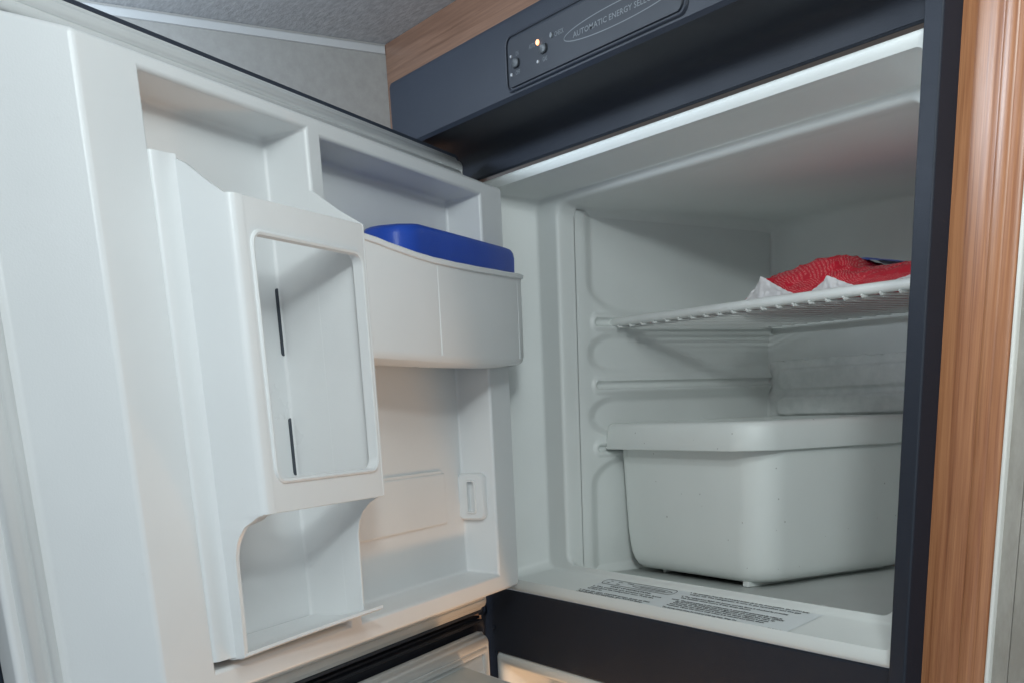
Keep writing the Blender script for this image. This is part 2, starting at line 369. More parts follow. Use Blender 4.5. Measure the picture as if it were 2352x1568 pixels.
# rim walls of the panel
top = [(nz-1)*ny+i for i in range(ny)]; rear = [j*ny+ny-1 for j in range(nz)]
for line in (top, rear):
    n0 = len(mb.v)
    for i in line: x, y, z = mb.v[i]; mb.v.append((-.003, y, z))
    for k in range(len(line)-1): mb.f.append((line[k], line[k+1], n0+k+1, n0+k))
place('side_panel', mb.mesh('side_panel'), M['liner'], fr, angle=60, offset=off, fix=False)
# frosted evaporator plate on the back wall
mb = MB(); nx, nzz = 120, 70
for j in range(nzz):
    for i in range(nx):
        x = .0010 + .47*i/(nx-1); z = .168 + (.2395-.168)*j/(nzz-1)
        d = 0
        for (za, zb) in ((.2060, .2310), (.1770, .2000)):
            dd = sd_rr(x, z, .0150, .9, za, zb, .009, 1.0); d = max(d, sst((.001-dd)/.004))
        n = noise.fractal(Vector((x*60, z*60, 1.3)), .8, 2.0, 4)*.0011 + noise.noise(Vector((x*160, z*30+x*55, 4)))*.0005
        mb.v.append((x, .3668 - .0042*d + n*1.2, z + (.0022*noise.noise(Vector((x*70, 3, 1))) + .0012*noise.noise(Vector((x*210, 5, 1))) if j == nzz-1 else 0)))
for j in range(nzz-1):
    for i in range(nx-1):
        a = j*nx+i; mb.f.append((a, a+1, a+nx+1, a+nx))
n0 = len(mb.v)
for i in range(nx): x, y, z = mb.v[(nzz-1)*nx+i]; mb.v.append((x, .3692, z+.001))
for i in range(nx-1): a = (nzz-1)*nx+i; mb.f.append((a, a+1, n0+i+1, n0+i))
n0 = len(mb.v)
for j in range(nzz): x, y, z = mb.v[j*nx]; mb.v.append((x-.0005, .3692, z))
for j in range(nzz-1): mb.f.append((j*nx, (j+1)*nx, n0+j+1, n0+j))
place('evaporator_plate', mb.mesh('evaporator_plate'), M['evaporator'], fr, angle=60, offset=off, fix=False)
# instruction label on the sloping sill
def sill(x, y, lift=0.0): y = .0125 + (y-.0125)*.90; return (x, y, .0088 + (y-.0125)*(.0102/.0405) + lift)
lab = MB(); lab.add([sill(*p, .0004) for p in ((.092, .0128), (.405, .0128), (.4085, .0570), (.091, .0570))], [(0, 1, 2, 3)])
label = place('instruction_label', lab.mesh('instruction_label'), M['label_white'], fr, offset=off, smooth=False)
ink = MB()
def put_text(body, x, y, size, width, bold=0.0):
    vs, fs = text_mesh(body, size, width, bold)
    ink.add([sill(x+v[0], y+v[1], .0007) for v in vs], fs)
def put_line(pts, w, closed=False):
    P = [Vector((p[0], p[1], 0)) for p in pts]; n = len(P)
    for k in range(n if closed else n-1):
        a, b_ = P[k], P[(k+1) % n]; t = (b_-a).normalized(); s_ = Vector((-t.y, t.x, 0))*w/2
        ink.add([sill(*(q.x, q.y), .0007) for q in (a-s_, b_-s_, b_+s_, a+s_)], [(0, 1, 2, 3)])
SZ = .0030; BO = .00014
put_line(rrect(.0945, .2145, .0432, .0555, .005, 5), .0009, True)
put_line([(.178 + .0325*math.cos(a*math.pi/18), .0490 + .0030*math.sin(a*math.pi/18)) for a in range(36)], .0008, True)
put_line([(.158, .0492), (.200, .0488)], .0011)
put_text('CHECK', .1330, .0515, .0022, .011, BO)
put_text('ON', .104, .0512, .0022, .004, BO); put_text('OFF', .102, .0462, .0022, .005, BO)
put_text('AUTO', .117, .0512, .0022, .008, BO); put_text('GAS', .119, .0462, .0022, .006, BO)
put_text('START UP INSTRUCTIONS', .1187, .0377, .0034, .069, .00016)
for body, x, y, w in (('1. The controls are located on the front', .0935, .0332, .117), ('panel above the refrigerator door. Press the', .0945, .0292, .108),
                      ('to start up.', .0925, .0255, .027), ('2. Press the main ON/OFF button down so that', .0850, .0192, .123),
                      ('it is in the ON position, the AUTO lamp', .0880, .0158, .112), ('will light up on the panel', .0860, .0134, .073)):
    put_text(body, x, y, SZ*.95, w, BO)
for body, x, y, w in (('3. Gas operation: Press the AUTO/GAS button (2) to the down position, the AUTO lamp', .2310, .0553, .162), ('will go off. The refrigerator is now in gas operation and the gas', .2345, .0513, .152),
                      ('4. The refrigerator lights the burner and the flame is checked by pressing', .2290, .0446, .148), ('the button once more if the lamp shows', .2325, .0408, .100),
                      ('NOTE:', .2255, .0347, .011), ('The temperature in the refrigerator is controlled automatically when in', .2390, .0346, .140), ('the AUTO mode. If the gas does not light within one minute, the lamp CHECK', .2345, .0313, .150),
                      ('will come on. Press the button off and on to repeat the start up', .2345, .0280, .142), ('and wait. Do not repeat more than three times without a pause', .2335, .0246, .138), ('between. Open the doors only when it is needed and close them', .2330, .0210, .136),
                      ('The burner must never be covered with any item. Keep the', .2320, .0155, .107), ('REFRIGERATOR ON LEVEL and READ the INSTRUCTIONS', .2318, .0122, .099), ('825 27 36 - 04', .3810, .0124, .018)):
    put_text(body, x, y, SZ*.95, w, BO)
place('printed_text', ink.mesh('label_text'), M['label_ink'], label, smooth=False, fix=False)
# a dark hair lying on the compartment floor
o = place('hair', MB().tube([(.333+.0026*k, .108+.0006*math.sin(k*1.3), .0138) for k in range(8)], .0007, 6).mesh('hair'), M['dark'])
tag(o, 'short dark thread lying on the compartment floor right of the tub', 'thread')

# control panel details
PY = -.0752
pl = MB(); r0 = rrect(.1412, .3780, .4578, .4945, .006, 6)
pl.loft([[(p[0], PY-.0003, p[1]) for p in r0], [(p[0], PY-.0012, p[1]) for p in rrect(.1418, .3774, .4584, .4939, .0055, 6)]], True, False, True)
panel = place('control_panel', pl.mesh('control_panel'), M['black_panel'], fr, offset=off)
gr = MB(); g0 = rrect(.1375, .3835, .4550, .4975, .008, 6)
gr.loft([[(p[0], PY-.0012, p[1]) for p in rrect(.1390, .3815, .4563, .4962, .007, 6)], [(p[0], PY-.0016, p[1]) for p in rrect(.1380, .3828, .4554, .4971, .0078, 6)], [(p[0], PY-.0002, p[1]) for p in rrect(.1370, .3840, .4544, .4981, .0085, 6)]], True)
place('panel_bezel', gr.mesh('panel_bezel'), M['black'], fr, offset=off, angle=20)
gp = MB(); YT = PY-.0015
def ptext(body, x, z, size, width, bold=0.00006):
    vs, fs = text_mesh(body, size, width, bold); gp.add([(x+v[0], YT, z+v[1]) for v in vs], fs)
def pline(pts, w):
    P = [Vector((p[0], 0, p[1])) for p in pts]; n = len(P)
    for k in range(n):
        a, b_ = P[k], P[(k+1) % n]; t = (b_-a).normalized(); s_ = Vector((-t.z, 0, t.x))*w/2
        gp.add([(q.x, YT, q.z) for q in (a-s_, b_-s_, b_+s_, a+s_)], [(0, 1, 2, 3)])
pline([(.3025 + .0735*math.cos(a*math.pi/32), .4750 + .0072*math.sin(a*math.pi/32)) for a in range(64)], .0007)
ptext('AUTOMATIC ENERGY SELECTOR', .2418, .4728, .0056, .118)
ptext('ON', .1548, .4801, .0046, .0050); ptext('OFF', .1540, .4660, .0046, .0070)
ptext('AUTO', .1762, .4800, .0046, .0100); ptext('GAS', .1968, .4664, .0046, .0070); ptext('CHECK', .2155, .4800, .0048, .0135)
place('printed_text', gp.mesh('panel_text'), M['grey_print'], panel, smooth=False, fix=False)
def disc(cx, cz, r, h, n=20, y=PY-.0012):
    rings = [[(cx+rr*math.cos(2*math.pi*k/n), y-hh, cz+rr*math.sin(2*math.pi*k/n)) for k in range(n)] for rr, hh in ((r, 0), (r, h*.6), (r*.85, h), (r*.3, h))]
    return MB().loft(rings, True, False, True)
for cx, cz in ((.1550, .4748), (.1985, .4756)):
    bpts = MB(); rr0 = rrect(cx-.0052, cx+.0052, cz-.0036, cz+.0036, .0034, 5)
    bpts.loft([[(p[0], PY-.0010, p[1]) for p in rr0], [(p[0], PY-.0028, p[1]) for p in rr0], [(cx+(p[0]-cx)*.85, PY-.0034, cz+(p[1]-cz)*.85) for p in rr0]], True, False, True)
    place('button', bpts.mesh('button'), M['button'], panel)
for cx, cz, r, mt in ((.1477, .4811, .0012, 'metal'), (.1477, .4674, .0014, 'metal'), (.1901, .4679, .0014, 'metal'), (.1901, .4819, .0021, 'amber'), (.2110, .4822, .0021, 'grey_print')):
    o = place('indicator_lamp', disc(cx, cz, r, .0012).mesh('indicator_lamp'), M[mt], panel)
    if mt == 'amber': o['label'] = 'lit orange indicator lamp beside the word AUTO'
# lower compartment liner
LX0, LX1, LZ0, LZ1 = -.0662, .5442, -.7198, -.0772
def lin(d, y, r): return ring(LX0+d, LX1-d, LZ0+d, LZ1-d, r, y)
rings = [lin(0, .014, .004), lin(0, .003, .004), lin(.0015, .0, .005), lin(.005, -.0014, .006), lin(.010, -.0010, .008), lin(.0135, .003, .010), lin(.0150, .009, .011),
         lin(.030, .053, .012), lin(.034, .056, .012), lin(.056, .058, .014), lin(.060, .064, .014), lin(.062, .34, .024), lin(.075, .365, .03)]
place('compartment_liner', MB().loft(rings, True, False, True).mesh('lower_liner'), M['liner'], fr, angle=55, offset=off)
# hinge bracket and screw between the compartments
hb = MB(); hb.prism([(-.0995, -.0185), (-.090, -.0195), (-.084, -.0240), (-.083, -.0310), (-.089, -.0360), (-.0995, -.0375)], 'y', -.0035, -.0004)
hb.box(-.099, -.086, -.060, -.0036, -.0300, -.0250)
hinge = place('hinge_bracket', hb.mesh('hinge_bracket'), M['black'], fr, .0012, offset=off)
sc_ = MB(); n = 16
sc_.loft([[(-.0693+r*math.cos(2*math.pi*k/n), -y, -.0484+r*math.sin(2*math.pi*k/n)) for k in range(n)] for r, y in ((.0034, -.0003), (.0034, .0010), (.0026, .0018), (.0018, .0018), (.0013, .0008))], True, False, True)
place('screw', sc_.mesh('screw'), M['black'], fr, offset=off)
# ------------------------------------------------------------------ doors (local axes: x = along door from hinge, y = inward normal, z up)
DO = Vector((.030, -.022, 0)); DU = Vector((.331, -.466, 0)).normalized()
ang = math.atan2(DU.y, DU.x)
def skin_mesh(z0, z1, name):
    mb = MB(); s0, s1 = -.034, .652
    R = lambda i, d, r=.008: [(p[0], d, p[1]) for p in rrect(s0+i, s1-i, z0+i, z1-i, r, 5)]
    rings = [R(.0045, -.068), R(.0042, -.0615), R(.0032, -.0600), R(.0008, -.0600), R(0, -.0615), R(0, -.094), R(.003, -.100, .010), R(.010, -.102, .012)]
    return mb.loft(rings, True, True, True).mesh(name)
door = place('door', skin_mesh(-.0225, .4412, 'upper_skin'), M['door_skin'], fr, offset=DO-FL, angle=50)
door.rotation_euler = (0, 0, ang); door['label'] = 'upper door swung open with white bins inside'
# inner liner with two bays
def liner_mesh(name, cuts_s, bays, sA, sB, zA, zB, fA=-.016, fB=.636, gz0=-.012, gz1=.434, depth=-.037):
    mb = MB()
    def V(s, d, z): mb.v.append((s, d, z)); return len(mb.v)-1
    S = sorted(set([sA, sB] + [b_[0] for b_ in bays] + [b_[1] for b_ in bays])); Zc = sorted(set([zA, zB] + [b_[2] for b_ in bays] + [b_[3] for b_ in bays]))
    def inbay(s, z): return any(b_[0] < s < b_[1] and b_[2] < z < b_[3] for b_ in bays)
    for i in range(len(S)-1):
        for j in range(len(Zc)-1):
            if not inbay((S[i]+S[i+1])/2, (Zc[j]+Zc[j+1])/2):
                mb.f.append((V(S[i], 0, Zc[j]), V(S[i+1], 0, Zc[j]), V(S[i+1], 0, Zc[j+1]), V(S[i], 0, Zc[j+1])))
    for (a, b_, c, d) in bays:
        q = .003
        o4 = [(a, 0, c), (b_, 0, c), (b_, 0, d), (a, 0, d)]; i4 = [(a+q*.2, depth, c+q), (b_-q*.2, depth, c+q), (b_-q*.2, depth, d-q), (a+q*.2, depth, d-q)]
        # subdivide walls so that merge by distance joins them
        oi = [V(*p) for p in o4]; ii = [V(*p) for p in i4]
        for k in range(4): mb.f.append((oi[k], oi[(k+1) % 4], ii[(k+1) % 4], ii[k]))
        mb.f.append(tuple(ii))
    R0 = [(sA, 0, zA), (sB, 0, zA), (sB, 0, zB), (sA, 0, zB)]; g = .030
    R1 = [(sA-.004, -.050, zA-.008), (sB+.030, -.050, zA-.008), (sB+.030, -.050, zB+.012), (sA-.004, -.050, zB+.012)]
    R2 = [(fA, -.054, gz0), (fB, -.054, gz0), (fB, -.054, gz1), (fA, -.054, gz1)]
    R3 = [(fA, -.066, gz0), (fB, -.066, gz0), (fB, -.066, gz1), (fA, -.066, gz1)]
    for A, B in ((R0, R1), (R1, R2), (R2, R3)):
        ia = [V(*p) for p in A]; ib = [V(*p) for p in B]
        for k in range(4): mb.f.append((ia[k], ia[(k+1) % 4], ib[(k+1) % 4], ib[k]))
    return mb.mesh(name)
BAY2 = (.050, .326, .032, .389); BAY1 = (.345, .520, .032, .392)
dl = liner_mesh('door_liner', None, [BAY2, BAY1], 0, .572, .0145, .4008)
# weld T junctions: split long edges at grid points
def weld(me):
    bm = bmesh.new(); bm.from_mesh(me); bmesh.ops.remove_doubles(bm, verts=bm.verts, dist=1e-5)
    changed = True
    while changed:
        changed = False
        vs = list(bm.verts)
        for e in list(bm.edges):
            if len(e.link_faces) != 1: continue
            a, b_ = e.verts; ab = b_.co-a.co; L2 = ab.length_squared
            best = None
            for v in vs:
                if v is a or v is b_: continue
                t = (v.co-a.co).dot(ab)/L2
                if 1e-4 < t < 1-1e-4 and (a.co+ab*t-v.co).length < 1e-6 and any(len(x.link_faces) == 1 for x in v.link_edges):
                    best = (t, v); break
            if best:
                bmesh.utils.edge_split(e, a, best[0]); bmesh.ops.remove_doubles(bm, verts=bm.verts, dist=1e-5); changed = True; break
    bmesh.ops.dissolve_limit(bm, angle_limit=.01, verts=bm.verts, edges=bm.edges)
    bm.to_mesh(me); bm.free()
weld(dl)
place('door_liner', dl, M['door_white'], door, .0030, 4, angle=30)
def gasket_mesh(name, si0, si1, zi0, zi1, prof):
    mb = MB(); rings = []
    for o_, d in prof: rings.append([(si0-o_*.6, d, zi0-o_*.80), (si1+o_, d, zi0-o_*.80), (si1+o_, d, zi1+o_*.82), (si0-o_*.6, d, zi1+o_*.82)])
    return mb.loft(rings, True).mesh(name)
gp_ = [(.001, -.052), (.002, -.0475), (.005, -.0462), (.009, -.0468), (.0105, -.0484), (.0118, -.0470), (.016, -.0472), (.020, -.0495), (.0225, -.0520), (.024, -.0550), (.0255, -.0560), (.0275, -.0575), (.0275, -.0640)]
place('gasket', gasket_mesh('gasket', -.004, .606, .0045, .4140, gp_), M['gasket'], door, angle=60)
# bottle guard: two side panels, front panel with window, tray
gd = MB()
def fpts(): return None
W0 = rrect(.352, .483, .156, .305, .008, 6); F0 = rrect(.3455, .4890, .1345, .3262, .0012, 6)
def at(pts, d): return [(p[0], d, p[1]) for p in pts]
Wb = rrect(.3495, .4855, .1535, .3075, .010, 6)
front = MB(); front.loft([at(F0, .0365), at(F0, .0395), at(rrect(.3460, .4888, .1350, .3257, .0012, 6), .0402), at(rrect(.3490, .4860, .1530, .3080, .0105, 6), .0402), at(Wb, .0413), at(rrect(.3506, .4844, .1546, .3064, .009, 6), .0418), at(W0, .0412), at(W0, .0335), at(rrect(.3490, .4860, .1530, .3080, .0105, 6), .0335), at(F0, .0365)], True)
place('guard_panel', front.mesh('guard_front'), M['door_white'], door, angle=30)
side = [(-.036, .3640), (.000, .3515), (.020, .3375), (.0398, .3262), (.0398, .1348), (.0340, .1335), (.0270, .1295), (.0200, .1225), (.0160, .1150), (.0140, .1060), (.0128, .0480), (.012, .040), (-.036, .040)]
place('guard_side', MB().prism(side, 'x', .3424, .3449).mesh('guard_side'), M['door_white'], door, .0008, 2)
path = [(.5035, -.0010), (.5034, .012), (.5020, .026), (.5006, .0352), (.4996, .0378), (.4980, .0395), (.4960, .0402), (.4885, .0402), (.4885, .0370), (.4925, .0370), (.4945, .0366), (.4968, .0345), (.4985, .0260), (.4996, .012), (.4996, -.0010)]
def ztop(d): return .3498 - .0236*max(0, min(1, (d-.004)/.030))
def dmax(z):
    pts = [(.0365, .0030), (.0388, .0120), (.0480, .0126), (.1060, .0142), (.1152, .0165), (.1195, .0188), (.1230, .0212), (.1270, .0245), (.1300, .0285), (.1325, .0325), (.1338, .0360), (.1347, .0410), (.40, .0410)]
    for k in range(len(pts)-1):
        if z <= pts[k+1][0]: t = (z-pts[k][0])/(pts[k+1][0]-pts[k][0]); return pts[k][1]+(pts[k+1][1]-pts[k][1])*max(0, t)
rowsL = []
for z in (.0365, .0375, .0388, .0480, .077, .1060, .1110, .1152, .1195, .1230, .1270, .1300, .1325, .1338, .1347, .1350, .30):
    dm = dmax(z); row = []
    for k, p in enumerate(path):
        if p[1] > dm:
            row.append(((.5034 if k < 7 else .4996) if dm < .026 else p[0], dm, z))
        else: row.append((p[0], p[1], z if z < .2 else ztop(p[1])))
    rowsL.append(row)
place('guard_side', MB().loft(rowsL, True, True, True).mesh('guard_side_l'), M['door_white'], door, angle=42)
flg = [(.5030, -.0010), (.5218, -.0010), (.5212, .0008), (.5195, .0020), (.5140, .0026), (.5085, .0030), (.5055, .0036), (.5030, .0052)]
place('guard_flange', MB().prism(flg, 'z', .0385, .3495).mesh('guard_flange'), M['door_white'], door, angle=50)
tr = MB(); k = 14; rows = []
for i in range(k+1):
    t = i/k; s_ = .5015 + (.3400-.5015)*t; dfr = .0122 + .010*(t**1.5) + .0045*math.sin(math.pi*t)*0 + .006*t; zf = .0390 + .0075*t
    rows.append([(s_, -.0365, .0400), (s_, -.010, .0405), (s_, dfr-.004, zf+.0008), (s_, dfr, zf+.0022), (s_, dfr+.0005, zf+.0002), (s_, dfr-.004, zf-.0022), (s_, -.0365, .0365)])
tr.loft(rows, True, True, True)
place('guard_tray', tr.mesh('guard_tray'), M['door_white'], door, angle=50)
for za, zb in ((.2399, .2875), (.1512, .1943)):
    r_ = [(p[0], p[1]) for p in rrect(.3451, .3498, za, zb, .0022, 4)]
    place('slot_shade', MB().loft([[(p[0], -.0388, p[1]) for p in r_], [(p[0], -.0362, p[1]) for p in r_]], True, False, True).mesh('slot_shade'), M['dark'], door)  # solid dark strips in place of the shade inside the open gaps
# embossed panel on the bay back and the sliding latch on its hinge side wall
eb = MB(); ep = rrect(.0925, .300, .0895, .1365, .002, 4)
eb.loft([at(rrect(.0915, .302, .0885, .1375, .002, 4), -.0371), at(rrect(.0917, .302, .0887, .1373, .002, 4), -.0352), at(ep, -.0346), at(rrect(.0935, .299, .0905, .1355, .002, 4), -.0345)], True, False, True)
place('embossed_panel', eb.mesh('embossed_panel'), M['door_white'], door)
eb = MB(); eb.box(.0975, .300, -.0371, -.0352, .1372, .1402)
place('rib', eb.mesh('rib'), M['door_white'], door, .0006)
lt = MB(); WX = .0505
def sp(pts, s_): return [(s_, p[0], p[1]) for p in pts]
L0 = rrect(-.0395, -.0095, .0885, .1350, .006, 6)
lt.loft([sp(L0, WX-.001), sp(L0, WX+.0048), sp(rrect(-.0390, -.0100, .0890, .1345, .006, 6), WX+.0066), sp(rrect(-.0375, -.0115, .0905, .1330, .005, 6), WX+.0078), sp(rrect(-.0290, -.0180, .0950, .1285, .002, 6), WX+.0078)], True)
Ls = [rrect(-.0290, -.0180, .0950, .1285, .002, 6), rrect(-.0286, -.0184, .0954, .1281, .002, 6), rrect(-.0272, -.0198, .0968, .1267, .0015, 6), rrect(-.0268, -.0202, .0972, .1263, .0015, 6), rrect(-.0262, -.0208, .0980, .1255, .001, 6)]
lt.loft([sp(Ls[0], WX+.0078), sp(Ls[1], WX+.0100), sp(Ls[2], WX+.0100), sp(Ls[3], WX+.0040), sp(Ls[4], WX+.0040)], True, False, True)
place('latch', lt.mesh('latch'), M['door_white'], door, angle=35)
# lower door: same construction, mostly out of view
LD = DO-FL
door2 = place('door', skin_mesh(-.80, -.0295, 'lower_skin'), M['black'], fr, offset=LD, angle=50)
door2.rotation_euler = (0, 0, ang); door2['label'] = 'lower door standing open below the upper one'
tr2 = MB().box(-.030, .648, -.0905, -.0640, -.0292, -.0262)
place('door_trim', tr2.mesh('door_trim'), M['black'], door2, .001)
dl2 = liner_mesh('lower_door_liner', None, [(.050, .326, -.70, -.125), (.345, .520, -.70, -.125)], 0, .572, -.72, -.0985, gz0=-.75, gz1=-.046)
weld(dl2)
place('door_liner', dl2, M['door_white'], door2, .003, 4, angle=30)
place('gasket', gasket_mesh('gasket_low', -.004, .606, -.735, -.0655, gp_), M['gasket'], door2, angle=60)

# ------------------------------------------------------------------ things carried by the door and the compartment
def door_thing(name, label, cat, s, d, z):
    p = DO + DU*s + Vector((-DU.y, DU.x, 0))*d + Vector((0, 0, z))
    o = thing(name, p, label, cat); o.rotation_euler = (0, 0, ang); return o, Vector((-s, -d, -z))
# door bin
bin_, bo = door_thing('door_bin', 'white curved door bin holding the blue container beside the bottle guard', 'door bin', .17, 0, .24)
def interp(x, X, Y):
    if x <= X[0]: return Y[0]
    for k in range(len(X)-1):
        if x <= X[k+1]: t = (x-X[k])/(X[k+1]-X[k]); t = t*t*(3-2*t)*.4+t*.6; return Y[k]+(Y[k+1]-Y[k])*t
    return Y[-1]
def z_top(s_): return interp(s_, (.0095, .0885, .1565, .203, .239, .264, .291, .319, .340), (.3208, .3166, .3143, .3134, .3138, .3154, .3183, .3224, .3245))
def z_bot(s_): return interp(s_, (.01, .033, .0574, .1366, .198, .243, .285, .318, .34), (.2392, .2388, .2373, .2356, .2349, .2351, .2360, .2368, .2372))
front_pts = [(.3400, .0240), (.332, .0262), (.322, .0286), (.311, .0308), (.300, .0328), (.288, .0348), (.276, .0366), (.264, .0381), (.252, .0394), (.240, .0404), (.228, .0412), (.215, .0417), (.2030, .0419), (.191, .0417), (.175, .0409), (.155, .0397), (.135, .0385), (.110, .0366), (.085, .0343), (.060, .0313), (.040, .0280), (.0330, .0266)]
def bin_outline(i, t, oz=0.0):
    pts = []
    for k, (s_, d) in enumerate(front_pts): pts.append((min(s_, .3400-max(i, 0)*.5), d - i))
    pts += [(.0145+i, .0225-i*.7), (.0105+i, .0190-i*.3), (.0090+i, .0140), (.0090+i, .0045), (.048, .0040), (.0535, .0020), (.0540+i*.2, -.0300+i), (.3235-i, -.0330+i), (.3235-i, .0035), (.3400-i*.5, .0040)]
    return [(p[0], p[1], z_bot(p[0])*(1-t)+z_top(p[0])*t+oz) for p in pts]
br = [bin_outline(.030, 0, -.0030), bin_outline(.016, 0, -.0028), bin_outline(.007, 0, -.0018), bin_outline(.0030, 0, -.0004), bin_outline(.0010, 0, .0020), bin_outline(.0, 0, .006), bin_outline(-.0004, 1, -.0052), bin_outline(-.0004, 1, -.0044), bin_outline(-.0026, 1, -.0040), bin_outline(-.0030, 1, -.0010), bin_outline(-.0022, 1, 0), bin_outline(.0008, 1, 0), bin_outline(.0022, 1, -.001), bin_outline(.0024, 0, .006)]
bmesh_ = MB().loft(br, True, True, True)
place('bin_body', bmesh_.mesh('bin_body'), M['door_white'], bin_, angle=28, offset=bo)
for sx, sd_, za, zb in ((.2315, .0410, .2395, .3085), (.0345, .0269, .2425, .3135)):
    place('seam', MB().tube([(sx, sd_, za), (sx, sd_, zb)], .0006, 6).mesh('seam'), M['door_white'], bin_, offset=bo)
# blue container in the bin
bx, bxo = door_thing('container', 'blue plastic container standing in the white door bin', 'container', .11, 0, .25)
def blue_outline(i, z, zl):
    base = [(.2400, .0060), (.2360, .0130), (.2200, .0172), (.212, .0178), (.110, .0172), (.018, .0165), (.0100, .0145), (.0075, .0090), (.0075, -.0150), (.0120, -.0215), (.110, -.0245), (.215, -.0245), (.2350, -.0235), (.2410, -.0170)]
    cx, cy = .12, -.008
    out = []
    for s_, d in base:
        vx, vy = s_-cx, d-cy; L_ = math.hypot(vx, vy)
        ss = s_ - (i if vx > .08 else -i if vx < -.08 else 0); dd = d - (i*.9 if vy > 0.004 else -i*.9 if vy < -.004 else 0)
        t = max(0, min(1, (ss-.195)/.045)); out.append((max(ss, .0605) if z < .322 and ss < .06 else ss, dd, z - zl*t*t))
    return out
brr = [blue_outline(.004, .2450, 0), blue_outline(.001, .2480, 0), blue_outline(0, .322, 0), blue_outline(0, .324, 0), blue_outline(-.0003, .3360, .002), blue_outline(.0004, .3405, .003), blue_outline(.0020, .3432, .004), blue_outline(.0050, .3446, .0045), blue_outline(.0100, .3452, .0045)]
place('container_body', MB().loft(brr, True, True, True).mesh('container_body'), M['blue'], bx, angle=50, offset=bxo)
# lower door tray seen at the bottom edge
lb, lbo = door_thing('door_tray', 'grey translucent tray across the lower door at the bottom edge of the view', 'tray', .2, 0, -.14)
poly = [(.0370, -.0560), (.0830, .0060), (.1150, .0500), (.300, .058), (.560, .058), (.560, -.050), (.30, -.055)]
lt2 = MB()
lt2.loft([[(p[0], p[1], -.140) for p in poly], [(p[0], p[1], -.0725) for p in poly], [(p[0]*.999+.0004, p[1]-.0006, -.0702) for p in poly]], True, True, True)
place('tray_body', lt2.mesh('tray_body'), plastic('grey_tray', (.50, .52, .50), .4, .05, .1), lb, .0008, 2, offset=lbo)

# wire shelf
ws = thing('wire_shelf', (.23, .25, .276), 'white coated wire shelf resting in the upper guides of the compartment', 'wire shelf')
wo = Vector((-.23, -.25, -.276))
RZ = .2818
place('rail', MB().tube([(.0015, .130, RZ), (.0035, .130, RZ), (.46, .130, RZ)], .0046, 14).mesh('front_rail'), M['coated_wire'], ws, offset=wo)
place('rail', MB().tube([(.0015, .345, RZ-.001), (.46, .345, RZ-.001)], .0032, 10).mesh('rear_rail'), M['coated_wire'], ws, offset=wo)
place('side_wire', MB().tube([(.0030, .128, RZ), (.0030, .350, RZ)], .0022, 8).mesh('side_wire'), M['coated_wire'], ws, offset=wo)
wm = MB().tube([(0, -.0052, -.0040), (0, -.0040, -.0056), (0, .004, -.0050), (0, .05, -.0046), (0, .217, -.0040)], .00115, 8).mesh('wire'); first = None
for k in range(22):
    x = .0186 + .02062*k
    if k == 0:
        w = first = place('wire', wm, M['coated_wire'], ws)
    else:
        w = first.copy(); COL.objects.link(w); w.parent = ws
    w.location = wo + Vector((x, .130, RZ))

# crisper tub
tub = thing('tub', (.125, .23, .013), 'white plastic crisper tub with thick rim on the compartment floor', 'tub')
to = Vector((-.125, -.23, -.013))
def tr_(x0, x1, y0, y1, z, r, rl=None, n=9):
    rl = r*.32 if rl is None else rl; out = []
    for cx, cy, rr, a0 in ((x1, y1, r*.5, 0), (x0, y1, rl, 90), (x0, y0, rl, 180), (x1, y0, r, 270)):
        ox = cx - rr if cx == x1 else cx + rr; oy = cy - rr if cy == y1 else cy + rr
        for k in range(n+1):
            a = math.radians(a0+90*k/n); out.append((ox+rr*math.cos(a), oy+rr*math.sin(a), z))
    return out
body = [tr_(.050, .208, .165, .340, .0166, .02), tr_(.040, .222, .150, .347, .0167, .024), tr_(.0330, .2320, .1420, .350, .0182, .028), tr_(.0270, .2375, .1375, .352, .0222, .031), tr_(.0225, .2402, .1352, .354, .0285, .033), tr_(.0190, .2415, .1338, .355, .0360, .034), tr_(.0165, .2422, .1330, .356, .0480, .034), tr_(.0148, .2426, .1325, .357, .0600, .034),
        tr_(.0085, .2442, .1312, .360, .1400, .034), tr_(.0080, .2444, .1310, .3605, .1505, .034)]
place('tub_body', MB().loft(body, True, True, False).mesh('tub_body'), M['tub'], tub, angle=60, offset=to)
rim = [tr_(.0082, .2442, .1282, .3603, .1494, .034), tr_(.0025, .2500, .1125, .363, .1492, .034), tr_(.0020, .2504, .1120, .3632, .1502, .034), tr_(.0036, .2490, .1133, .362, .1702, .034), tr_(.0050, .2478, .1145, .361, .1744, .033), tr_(.0085, .2446, .1177, .358, .1766, .031), tr_(.0140, .2391, .1230, .353, .1770, .028), tr_(.0165, .2366, .1255, .350, .1757, .027), tr_(.0175, .2356, .1265, .349, .1702, .026), tr_(.028, .230, .145, .342, .0280, .024)]
place('tub_rim', MB().loft(rim, True, False, True).mesh('tub_rim'), M['tub'], tub, angle=60, offset=to)
for (xa, xb, ya) in ((.2060, .2150, .1420), (.060, .064, .1520)):
    place('foot_ridge', MB().box(xa, xb, ya, .3450, .0128, .0185).mesh('foot_ridge'), M['tub'], tub, .0008, 2, offset=to)

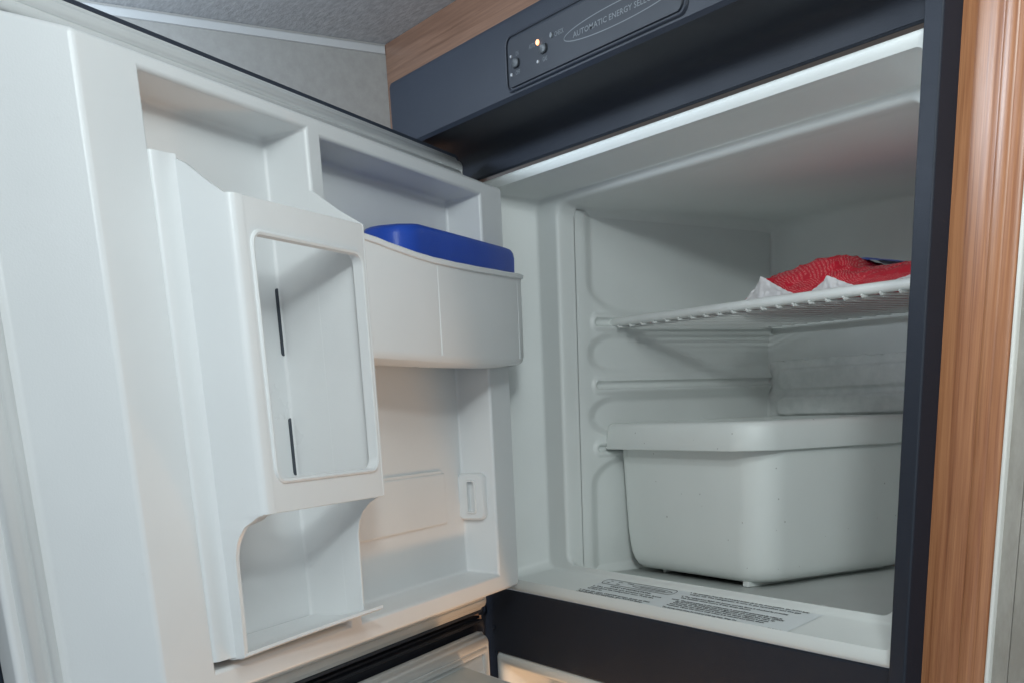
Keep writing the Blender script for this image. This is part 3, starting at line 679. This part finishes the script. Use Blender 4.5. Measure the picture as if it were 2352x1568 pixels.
# bag on the shelf
bag = thing('food_bag', (.33, .22, .282), 'crumpled red printed plastic food bag with white underside on the wire shelf', 'bag')
go = Vector((-.33, -.22, -.282))
xs_ = [.204, .2085, .2160, .2245, .2320, .2420, .2560, .2700, .2840, .2940, .3030, .3120, .3200, .3290, .3420, .3600, .3800, .4050, .4300, .4500]
low = [.2870, .2868, .2866, .2862, .2860, .2858, .2856, .2852, .2850, .2850, .2852, .2854, .2856, .2856, .2856, .2858, .2862, .2870, .2880, .2880]
mid = [.2930, .2985, .3050, .3062, .3058, .3045, .3020, .2995, .2990, .2990, .2980, .2990, .2970, .2950, .2945, .2950, .2960, .2975, .2985, .2975]
topz = [.2960, .3060, .3095, .3115, .3135, .3155, .3178, .3205, .3212, .3190, .3130, .3085, .3065, .3060, .3058, .3060, .3068, .3072, .3072, .3040]
def lerp(t, A): 
    f = t*(len(A)-1); i = min(int(f), len(A)-2); return A[i]*(1-(f-i)) + A[i+1]*(f-i)
def bag_sheet(rows_fn, nr, nc=140):
    mb = MB()
    for r in range(nr):
        for c in range(nc): mb.v.append(rows_fn(r/(nr-1), c/(nc-1)))
    for r in range(nr-1):
        for c in range(nc-1): a = r*nc+c; mb.f.append((a, a+1, a+nc+1, a+nc))
    return mb, nr, nc
def red_pt(r, c):
    x = lerp(c, xs_); l, m_, t_ = lerp(c, low), lerp(c, mid), lerp(c, topz)
    if r < .3: k = r/.3; y = .1400+.0130*k; z = l+(m_-l)*k
    elif r < .6: k = (r-.3)/.3; y = .1530+.032*k; z = m_+(t_-m_)*(1-(1-k)**2)
    else: k = (r-.6)/.4; y = .185+.110*k; z = t_ - (t_-.287)*k*k
    w = min(1, r*6)
    z += w*(.0020*noise.noise(Vector((x*70+y*40, y*80, 2))) - .0022*abs(noise.noise(Vector((x*120-y*60, y*90, 7))))+.0006*noise.noise(Vector((x*300, y*260, 7))))
    y += (.0030*abs(noise.noise(Vector((x*95, z*130, 5))))-.0012+.0008*noise.noise(Vector((x*260, z*200, 5))))*w
    return (x, y, z)
rm, nr, nc = bag_sheet(red_pt, 44)
me = rm.mesh('printed_wrap'); uvl = me.uv_layers.new(name='UVMap')
for lp in me.loops:
    r, c = divmod(lp.vertex_index, nc); uvl.data[lp.index].uv = (c/(nc-1)*2.6, r/(nr-1)*1.25)
place('printed_wrap', me, M['red_film'], bag, angle=70, offset=go, fix=False)
def flap(name, x0, xa, x1, zb_, za, y):
    # crumpled white corner of the bag leaning against the red film
    mb = MB(); n = 48; nv = 14
    for j in range(nv):
        t = j/(nv-1)
        for i in range(n):
            q = i/(n-1); x = x0+(x1-x0)*q
            if x < xa: h = ((x-x0)/(xa-x0))**.95
            else: h = (1-(x-xa)/(x1-xa))**1.35
            h = h*.97 + .03
            z = zb_ + (za-zb_)*h*t + .0005*noise.noise(Vector((x*260, 3, 8)))*t
            fold = .0030*(1-min(1, abs(x-xa)/.012))*t*h + .0022*noise.noise(Vector((x*150, t*1.5, 4))) + .0012*noise.noise(Vector((x*330, t*4, 2)))
            mb.v.append((x, y - fold + .0030*t, z))
    for j in range(nv-1):
        for i in range(n-1): a = j*n+i; mb.f.append((a, a+1, a+n+1, a+n))
    place(name, mb.mesh(name), M['film'], bag, angle=50, offset=go, fix=False)
flap('white_corner', .2020, .2300, .2800, .2850, .3062, .1385)
flap('white_corner', .2900, .3150, .3560, .2850, .2985, .1385)
flap('white_corner', .3700, .4200, .4550, .2850, .2915, .1385)
def blue_pt(r, c):
    x = .286 + .055*c; y = .205 + .040*r; z = .3172 - .0078*c + .003*math.sin(math.pi*min(1, r*1.1))*(1-c*.6) - .003*r + .0006*noise.noise(Vector((x*120, y*120, 3)))
    return (x, y, z)
bm_, _, _ = bag_sheet(blue_pt, 12, 30)
o = place('blue_patch', bm_.mesh('blue_patch'), M['blue'], bag, angle=70, offset=go, fix=False); o['label'] = 'blue printed area at the back of the bag'
